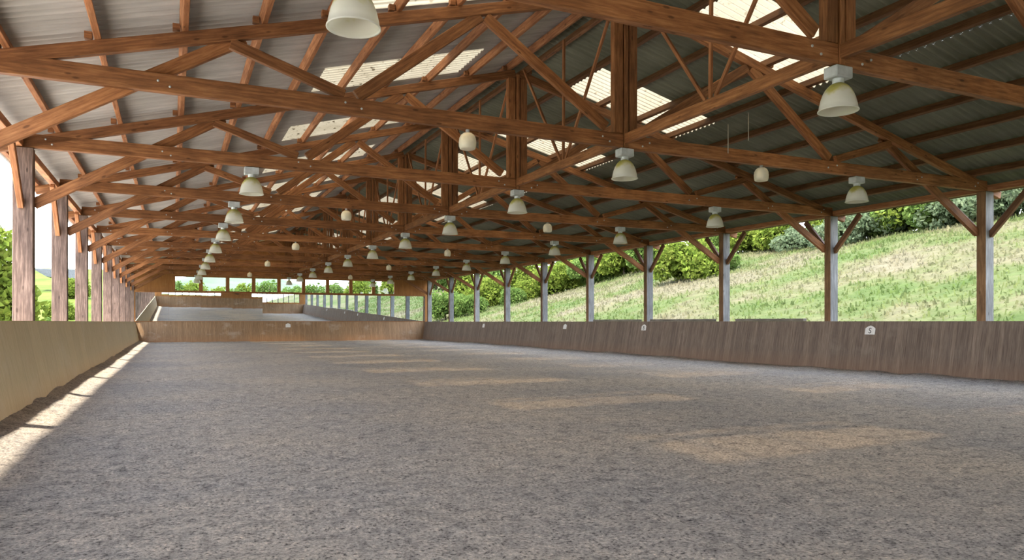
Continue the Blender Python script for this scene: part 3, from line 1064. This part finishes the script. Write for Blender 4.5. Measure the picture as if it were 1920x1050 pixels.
# crest hedge seen between the right posts
CR = [('bushy', 47, 54.5, 1.1), ('green', 46.5, 51.5, 1.0), ('bushy', 46, 48.5, 1.05), ('bushy', 46, 45.6, 1.1), ('grey', 45.5, 43.2, 0.9), ('bushy', 47.5, 41.5, 1.15),
      ('grey', 45.5, 39.0, 1.1), ('grey', 46, 36.4, 1.2), ('green', 47, 35.0, 1.35), ('bushy', 46.3, 33.2, 1.3), ('green', 46, 31.0, 1.2), ('grey', 45.5, 29.0, 1.1),
      ('green', 48, 28.6, 1.5), ('grey', 45.2, 26.5, 1.1)]
cname = {'bushy': 'yellow-green', 'green': 'dark green', 'grey': 'grey-green'}
cpos = ['at its far left end', 'second from its left end', 'third from its left end', 'fourth from its left end', 'fifth from its left end',
        'behind the second right post', 'just right of the second right post', 'eighth from its left end', 'midway between the first and second right posts', 'tenth from its left end',
        'just left of the nearest right post', 'behind the nearest right post', 'tall and set back at its right end', 'low at its far right end']
for (kd, x, y, s), cp in zip(CR, cpos):
    plant(kd, x, y, s, f'{cname[kd]} bush in the crest hedge, {cp}', 'bushes along the bank crest')
# trees and bushes beyond the far right posts
TR = [('green', 41.0, 56.5, 1.2), ('tree', 46, 66, 0.9), ('bushy', 40.5, 60.5, 1.25), ('ytree', 44, 70, 0.8), ('green', 39.5, 65.0, 1.2), ('tree', 42, 74, 0.9),
      ('bushy', 38.0, 69.5, 1.3), ('bushy', 36.0, 72.5, 0.9), ('ytree', 39, 80, 0.85), ('green', 33.5, 71.5, 0.7), ('tree', 37, 84, 0.85), ('bushy', 33.8, 78.0, 1.3),
      ('green', 28.6, 71.5, 0.8), ('ytree', 34, 88, 0.9), ('green', 27.0, 75, 1.1)]
tlab = ['dark green bush beyond the fourth right post', 'dark green tree set back on the slope, just left of the fourth right post',
        'yellow-green bush on the slope between the fourth and fifth right posts', 'pale green tree set back between the fourth and fifth right posts',
        'dark green bush on the slope behind the fifth right post', 'dark green tree set back between the fifth and sixth right posts',
        'yellow-green bush on the slope between the fifth and sixth right posts', 'yellow-green bush on the slope just left of the sixth right post',
        'pale green tree set back between the sixth and seventh right posts', 'small dark green bush low on the slope beside the seventh right post',
        'dark green tree set back between the seventh and eighth right posts', 'yellow-green bush on the slope between the seventh and eighth right posts',
        'small dark green bush behind the eighth right post', 'pale green tree set back between the eighth and ninth right posts',
        'dark green bush beyond the right wall near the far corner post']
for (kd, x, y, s), tb in zip(TR, tlab):
    plant(kd, x, y, s, tb, 'thicket beyond the right wall')
# row of trees beyond the far windows
wpos = ['first', 'second', 'third', 'fourth', 'fifth', 'sixth', 'seventh', 'eighth', 'ninth', 'tenth', 'eleventh', 'twelfth', 'thirteenth', 'fourteenth', 'fifteenth', 'sixteenth', 'seventeenth', 'eighteenth']
for i in range(18):
    x = 0.5 + i * 2.7 + random.uniform(-0.6, 0.6)
    y = 128 + random.uniform(-9, 9)
    kd = random.choice(['tree', 'ytree', 'tree'])
    plant(kd, x, y, random.uniform(0.78, 1.02), f'{"dark" if kd == "tree" else "pale"} green tree beyond the far windows, {wpos[i]} from the left', 'trees beyond the far windows')
# left side
plant('ytree', -9.5, 46.5, 1.05, 'pale green tree at the left edge, outside the left posts')
plant('green', -7.9, 63.0, 0.36, 'small dark bush in the meadow behind the second left post')
plant('bushy', -8.6, 71.0, 0.6, 'small yellow-green bush in the meadow, right behind the dark one')
plant('bushy', -10.5, 100, 0.9, 'yellow-green bush far up the meadow behind the third left post')

# field shelter roof beyond the left meadow
fz = float(land_h(-15.1, 116))
r = empty('field_shelter', (-15.1, 116, fz))
mesh_obj('roof', [(-1.9, -1.5, 2.9), (3.2, -1.5, 2.9), (3.2, 3, 3.2), (-1.9, 3, 3.2), (-0.3, -1.4, 1.9), (3.2, -1.4, 1.5), (3.2, 3, 1.5), (-0.3, 3, 1.9)],
         [(0, 1, 2, 3), (7, 6, 5, 4), (0, 4, 5, 1), (1, 5, 6, 2), (2, 6, 7, 3), (3, 7, 4, 0)], M_SHED, r)
box('wall', (2.4, 0.8, 0.6), (1.4, 3.4, 1.7), M_SHEDW, r)
tag(r, 'grey roofed shelter half hidden behind the second left post', 'shed')
